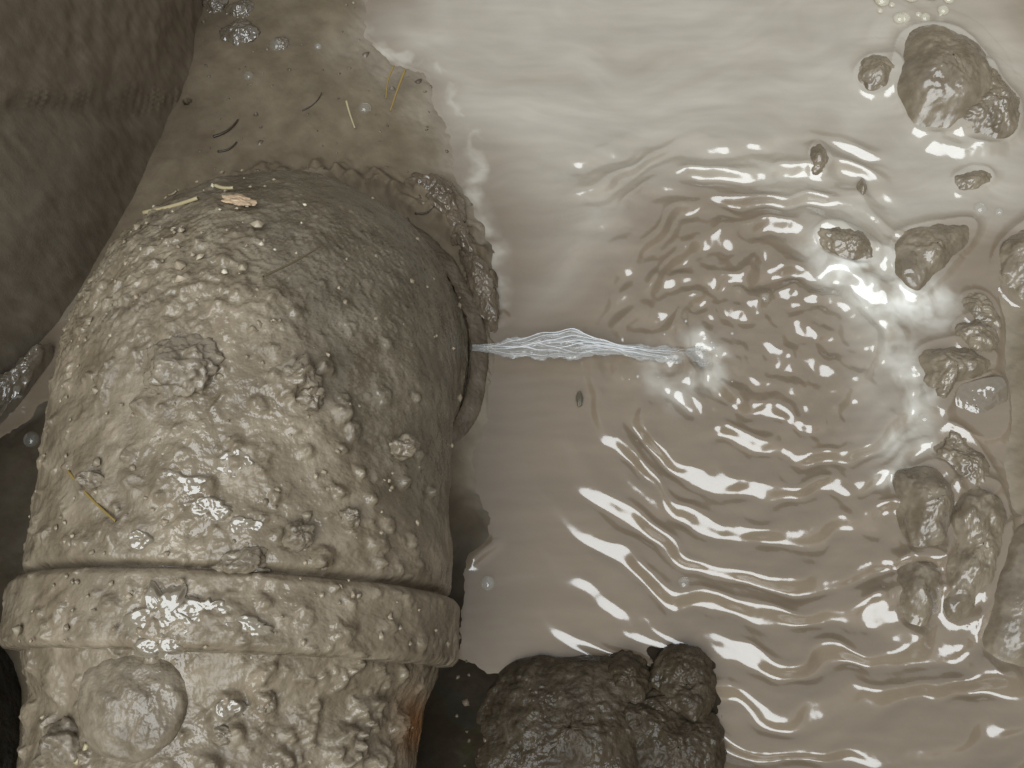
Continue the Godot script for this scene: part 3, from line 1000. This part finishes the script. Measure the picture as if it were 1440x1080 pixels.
# ------------------------------------------------------------------ small things
func build_small() -> void:
	var list := [
		["straw", [[570, 98], [549, 156]], 0.011, 0.0008, "longer straight yellow straw lying on the mud bank behind the pipe", M.straw],
		["straw", [[554, 92], [543, 138]], 0.010, 0.0006, "thin bent yellow straw beside the longer straight one on the bank", M.straw],
		["twig", [[487, 142], [499, 180]], 0.012, 0.0007, "short pale twig standing in the bank beside a bubble", M.straw_pale],
	]
	var roots := [
		[[298, 188], [333, 164], 0.0009, "dark root fibre on the bank between the wall and the elbow's far end"],
		[[304, 208], [331, 195], 0.0007, "shorter dark root fibre just below the first one by the wall"],
		[[584, 302], [612, 294], 0.0006, "dark root fibre poking from the reddish mud beside the collar"],
		[[424, 152], [452, 128], 0.0005, "hair-thin dark root on the bank above the elbow's crown"],
	]
	for l in roots:
		var a := pl(l[0][0], l[0][1], 0.012)
		var b := pl(l[1][0], l[1][1], 0.012)
		a.y = maxf(land(a.x, a.z), 0.0) + 0.0004
		b.y = maxf(land(b.x, b.z), 0.0) + 0.0016
		tag(put("root_fibre", stick(a, b, l[2], l[2] * 0.5, 0.0022), M.root), l[3], "root")
	for l in list:
		var o := put(l[0], stick(pl(l[1][0][0], l[1][0][1], l[2] + 0.004), pl(l[1][1][0], l[1][1][1], l[2]), l[3], l[3] * 0.7, 0.0003 if l[3] > 0.00065 else 0.0014), l[5])
		tag(o, l[4], "straw" if l[0] == "straw" else "twig")
	var lying := [
		["twig", [213, 306], [288, 290], 0.0011, "long pale twig lying across the far end of the elbow", M.straw_pale],
		["twig", [306, 277], [330, 274], 0.0009, "short white stick just above the brown leaf flake on the elbow", M.straw_pale],
		["twig", [243, 281], [256, 276], 0.0009, "stubby stick above the long pale twig on the elbow", M.twig],
		["straw", [124, 1072], [132, 1044], 0.0013, "short white stick at the bottom of the pipe by the knobbly clump", M.straw_pale],
		["straw", [112, 665], [178, 738], 0.0006, "thin brown straw slanting across the elbow's left flank", M.straw],
		["twig", [366, 398], [450, 362], 0.0005, "thin dark twig slanting over the elbow's far shoulder", M.twig],
	]
	for l in lying:
		var a := on_pipe(l[1][0], l[1][1])
		var b := on_pipe(l[2][0], l[2][1])
		var o := put(l[0], stick(a[3] + a[4] * 0.0042, b[3] + b[4] * 0.0042, l[3], l[3] * 0.8, 0.0008), l[5])
		tag(o, l[4], "twig" if l[0] == "twig" else "straw")
	var at := on_pipe(338, 296)
	var lf := put("leaf_flake", blob_mesh(Vector3(0.0075, 0.0012, 0.0035), 950, Color(0.42, 0.30, 0.19), 1.3), M.crumb)
	lf.transform = Transform3D(Basis(R, at[4], R.cross(at[4])).rotated(at[4], -0.35), at[3] + at[4] * 0.004)
	tag(lf, "orange-brown leaf flake on the far end of the elbow", "leaf")
	var fl := put("seed_husk", blob_mesh(Vector3(0.0018, 0.0012, 0.0045), 951, Color(0.09, 0.075, 0.05), 0.6), M.crumb)
	fl.position = pl(815, 561, 0.0012)
	tag(fl, "small dark husk floating in the pool below the jet", "husk")
	# bubbles
	var bubbles := [
		[45, 618, 11, "lone round bubble on the dark wet mud left of the pipe"], [513, 153, 10, "bubble on the mud bank beside the pale twig"],
		[1075, 419, 8, "bubble riding among the ripples above the splash centre"], [1300, 588, 9, "bubble by the drooping lobe of the broad clod"],
		[1378, 294, 10, "left bubble of the pair below the low ragged clod"], [1405, 298, 6, "right, smaller bubble of the pair below the low ragged clod"],
		[962, 820, 8, "bubble at the head of a long bright ripple"], [686, 820, 9, "bubble on the dark water right of the socket ring"],
		[390, 64, 12, "bubble on the wet bank at the top, right of the foam"], [447, 66, 6, "small bubble at the top of the mud bank near the pale silt"], [350, 107, 8, "bubble on the bank under the white foam patch"],
	]
	for b in bubbles:
		var r: float = b[2] * 0.00042
		var h := 0.0
		var p := pl(b[0], b[1])
		h = maxf(0.0005, land(p.x, p.z))
		tag(bubble(pl(b[0], b[1], h), r), b[3], "bubble", "single bubbles on water and mud")
	var wet := [
		[[[306, 64], [318, 44], [342, 34], [364, 48], [356, 64], [330, 76]], 0.007, "larger glossy wet mud lump at the top of the bank, right of the wall"],
		[[[318, 16], [338, 4], [356, 8], [354, 24], [330, 28]], 0.005, "smaller glossy wet mud lump at the top edge above the larger one"],
		[[[286, 2], [300, -8], [318, -4], [312, 14], [294, 18]], 0.005, "glossy wet lump squeezed between the wall and the bank at the top edge"],
		[[[386, 60], [396, 54], [408, 62], [400, 74], [388, 72]], 0.004, "tiny glossy wet lump on the bank right of the two glossy ones"],
	]
	wet.append([[[-30, 575], [0, 538], [36, 506], [64, 488], [56, 512], [22, 556], [-20, 600]], 0.008, "long glossy wet mud lip in the gap between the wall and the pipe's left flank"])
	var wi := 0
	for l in wet:
		tag(put("wet_lump", clod_mesh(l[0], l[1], 980 + wi * 11, Color(0.13, 0.105, 0.075), 1.3, Vector2(0, -0.25), 0.007), M.wet_mud), l[2], "mud lump", "glossy wet lumps on the top of the bank")
		wi += 1
	var foam_b := thing("foam_patch", "cluster of large bubbles at the top edge above the domed clod", "foam")
	for k in 26:
		var a := rng.randf() * TAU
		var d := sqrt(rng.randf())
		var p := pl(1285 + cos(a) * d * 62, 4 + sin(a) * d * 26)
		bubble(Vector3(p.x, 0.0008, p.z), rng.randf_range(0.002, 0.0085) * (1.0 - d * 0.4), foam_b)
	# grit and crumbs too many to count
	scatter()

func bubble(p: Vector3, r: float, parent: Node = null) -> MeshInstance3D:
	var s := SphereMesh.new()
	s.is_hemisphere = true
	s.radius = r
	s.height = r * 0.8
	s.radial_segments = 24
	s.rings = 10
	var o := put("bubble", s, M.bubble if parent == null else M.foam, parent)
	o.position = p
	return o

func scatter() -> void:
	var V := PackedVector3Array()
	var C := PackedColorArray()
	var N := PackedVector3Array()
	for k in 1100:
		var p: Vector3
		var n: Vector3
		var tone := Color(0.25, 0.2, 0.135)
		var size := rng.randf_range(0.0005, 0.0013) * (2.1 if rng.randf() < 0.10 else 1.0)
		if k < 700:
			var px := rng.randf_range(40, 650)
			var py := rng.randf_range(245, 1075)
			if rng.randf() < 0.35:
				py = rng.randf_range(250, 470)
			var hit := on_pipe_fast(px, py)
			if hit.is_empty() or (px > 430.0 + (py - 420.0) * 0.5 and rng.randf() < 0.85):
				continue
			p = hit[3]
			n = hit[4]
			p += n * 0.0036
			if py < 420.0 and rng.randf() < 0.16:
				tone = Color(0.46, 0.41, 0.31)
		else:
			var w := pl(rng.randf_range(280, 700), rng.randf_range(0, 460)) if k < 900 else pl(rng.randf_range(640, 1010), rng.randf_range(860, 1080))
			var h := land(w.x, w.z)
			if h < 0.001:
				continue
			p = Vector3(w.x, h, w.z)
			n = Vector3.UP
			tone = Color(0.13, 0.1, 0.07)
			if rng.randf() < 0.05:
				tone = Color(0.4, 0.34, 0.25)
		var g := rng.randf_range(0.7, 1.25)
		var x := n.cross(Vector3(rng.randf() - 0.5, rng.randf() - 0.5, rng.randf() - 0.5)).normalized()
		var y := n.cross(x)
		var ring := []
		for i in 6:
			var a := i / 6.0 * TAU
			var rr := size * rng.randf_range(0.6, 1.3)
			ring.append(p + (x * cos(a) * rng.randf_range(0.8, 1.5) + y * sin(a)) * rr)
		var top := p + n * size * rng.randf_range(0.5, 1.1) + x * size * rng.randf_range(-0.3, 0.3)
		var low := p - n * size
		for i in 6:
			var a: Vector3 = ring[i]
			var b: Vector3 = ring[(i + 1) % 6]
			for tri in [[top, a, b], [low, b, a]]:
				var fn: Vector3 = (tri[2] - tri[0]).cross(tri[1] - tri[0]).normalized()
				if fn.dot((tri[0] + tri[1] + tri[2]) / 3.0 - p) < 0.0:
					fn = -fn
					tri = [tri[0], tri[2], tri[1]]
				for q in tri:
					V.append(q)
					N.append((fn + (q - p).normalized()).normalized())
					C.append(Color(tone.r * g, tone.g * g, tone.b * g))
	var A := []
	A.resize(Mesh.ARRAY_MAX)
	A[Mesh.ARRAY_VERTEX] = V
	A[Mesh.ARRAY_NORMAL] = N
	A[Mesh.ARRAY_COLOR] = C
	var m := ArrayMesh.new()
	m.add_surface_from_arrays(Mesh.PRIMITIVE_TRIANGLES, A)
	var o := put("mud_grit", m, M.crumb)
	o.set_meta("kind", "stuff")
	tag(o, "fine mud grit and pale specks strewn over the pipe and banks", "grit")

var cells := {}
func on_pipe_fast(px: float, py: float) -> Array:
	if cells.is_empty():
		for k in spots:
			var c := Vector2i((k[0] / 12.0).floor())
			if not cells.has(c):
				cells[c] = k
	var key := Vector2i((Vector2(px, py) / 12.0).floor())
	if not cells.has(key):
		return []
	var base: Array = cells[key]
	var s: float = base[1] + rng.randf_range(-0.001, 0.001)
	var th: float = base[2] + rng.randf_range(-0.025, 0.025)
	var r := PR
	if s < -0.106: r = PR - 0.0125
	elif s < -0.077: r = PR + 0.005
	return [base[0], s, th, pipe_point(s, th, r), base[4]]

# ------------------------------------------------------------------ everything
func _ready() -> void:
	rng.seed = 20240
	var p := deg_to_rad(PITCH)
	F = Vector3(0, -sin(p), -cos(p))
	U = Vector3(0, cos(p), -sin(p))
	R = Vector3.RIGHT
	cam_pos = -F * 0.6
	var cam := Camera3D.new()
	cam.name = "camera"
	cam.fov = 40.0
	cam.near = 0.02
	cam.far = 400.0
	add_child(cam)
	cam.look_at_from_position(cam_pos, Vector3.ZERO, Vector3.UP)
	cam.current = true

	var sky_mat := ProceduralSkyMaterial.new()
	sky_mat.sky_top_color = Color(0.52, 0.57, 0.63)
	sky_mat.sky_horizon_color = Color(0.98, 0.97, 0.95)
	sky_mat.ground_bottom_color = Color(0.25, 0.22, 0.18)
	sky_mat.ground_horizon_color = Color(0.5, 0.48, 0.44)
	sky_mat.sky_curve = 0.8
	var env := Environment.new()
	env.background_mode = Environment.BG_SKY
	env.sky = Sky.new()
	env.sky.sky_material = sky_mat
	env.background_energy_multiplier = 0.34
	env.tonemap_mode = Environment.TONE_MAPPER_LINEAR
	env.tonemap_exposure = 2.5
	env.sdfgi_enabled = true
	env.ssao_enabled = true
	env.ssil_enabled = true
	var we := WorldEnvironment.new()
	we.environment = env
	add_child(we)
	var sun := DirectionalLight3D.new()
	sun.name = "sun"
	sun.light_energy = 0.5
	sun.light_color = Color(0.96, 0.985, 1.0)
	sun.light_angular_distance = 54.0
	sun.shadow_enabled = true
	sun.sky_mode = DirectionalLight3D.SKY_MODE_LIGHT_ONLY
	add_child(sun)
	sun.look_at_from_position(Vector3(-0.19, 0.84, 0.50), Vector3.ZERO, Vector3.UP)

	n_low = noise(1, 13.0, 2)
	n_mid = noise(2, 55.0, 3)
	n_fine = noise(3, 240.0, 3)
	pB = (Vector3(0, 0, 1) - pT * pT.z).normalized()
	pX = (Vector3(1, 0, 0) - pT * pT.x - pB * pB.x).normalized()
	var ca := cp(pipe_axis(0.11)[0])
	collar_at = Vector2(ca.x, ca.z)
	make_materials()
	sample_pipe()
	make_sdf([
		polygon([[540, -200], [530, -40], [515, 50], [560, 90], [605, 105], [615, 150], [640, 200], [640, 240], [668, 290], [692, 350], [702, 420], [692, 470], [690, 560], [674, 640], [668, 690], [692, 720], [695, 760], [660, 800], [655, 860], [650, 925], [720, 945], [850, 930], [930, 915], [1000, 925], [1012, 1000], [1010, 1120], [1000, 1250], [20, 1250], [25, 900], [150, 850], [150, 450], [-100, 450], [-300, 450], [-300, -200]]),
		polygon([[-400, 610], [-40, 620], [20, 606], [60, 560], [110, 560], [110, 1250], [-400, 1250]]),
		polygon([[1560, 200], [1500, 260], [1415, 330], [1390, 370], [1386, 420], [1398, 480], [1402, 560], [1405, 640], [1400, 700], [1400, 760], [1384, 850], [1386, 915], [1424, 950], [1560, 960]]),
	])
	build_pit()
	build_bed()
	build_wall()
	build_pipe()
	build_lumps()
	build_clods()
	build_water()
	build_jet()
	build_small()
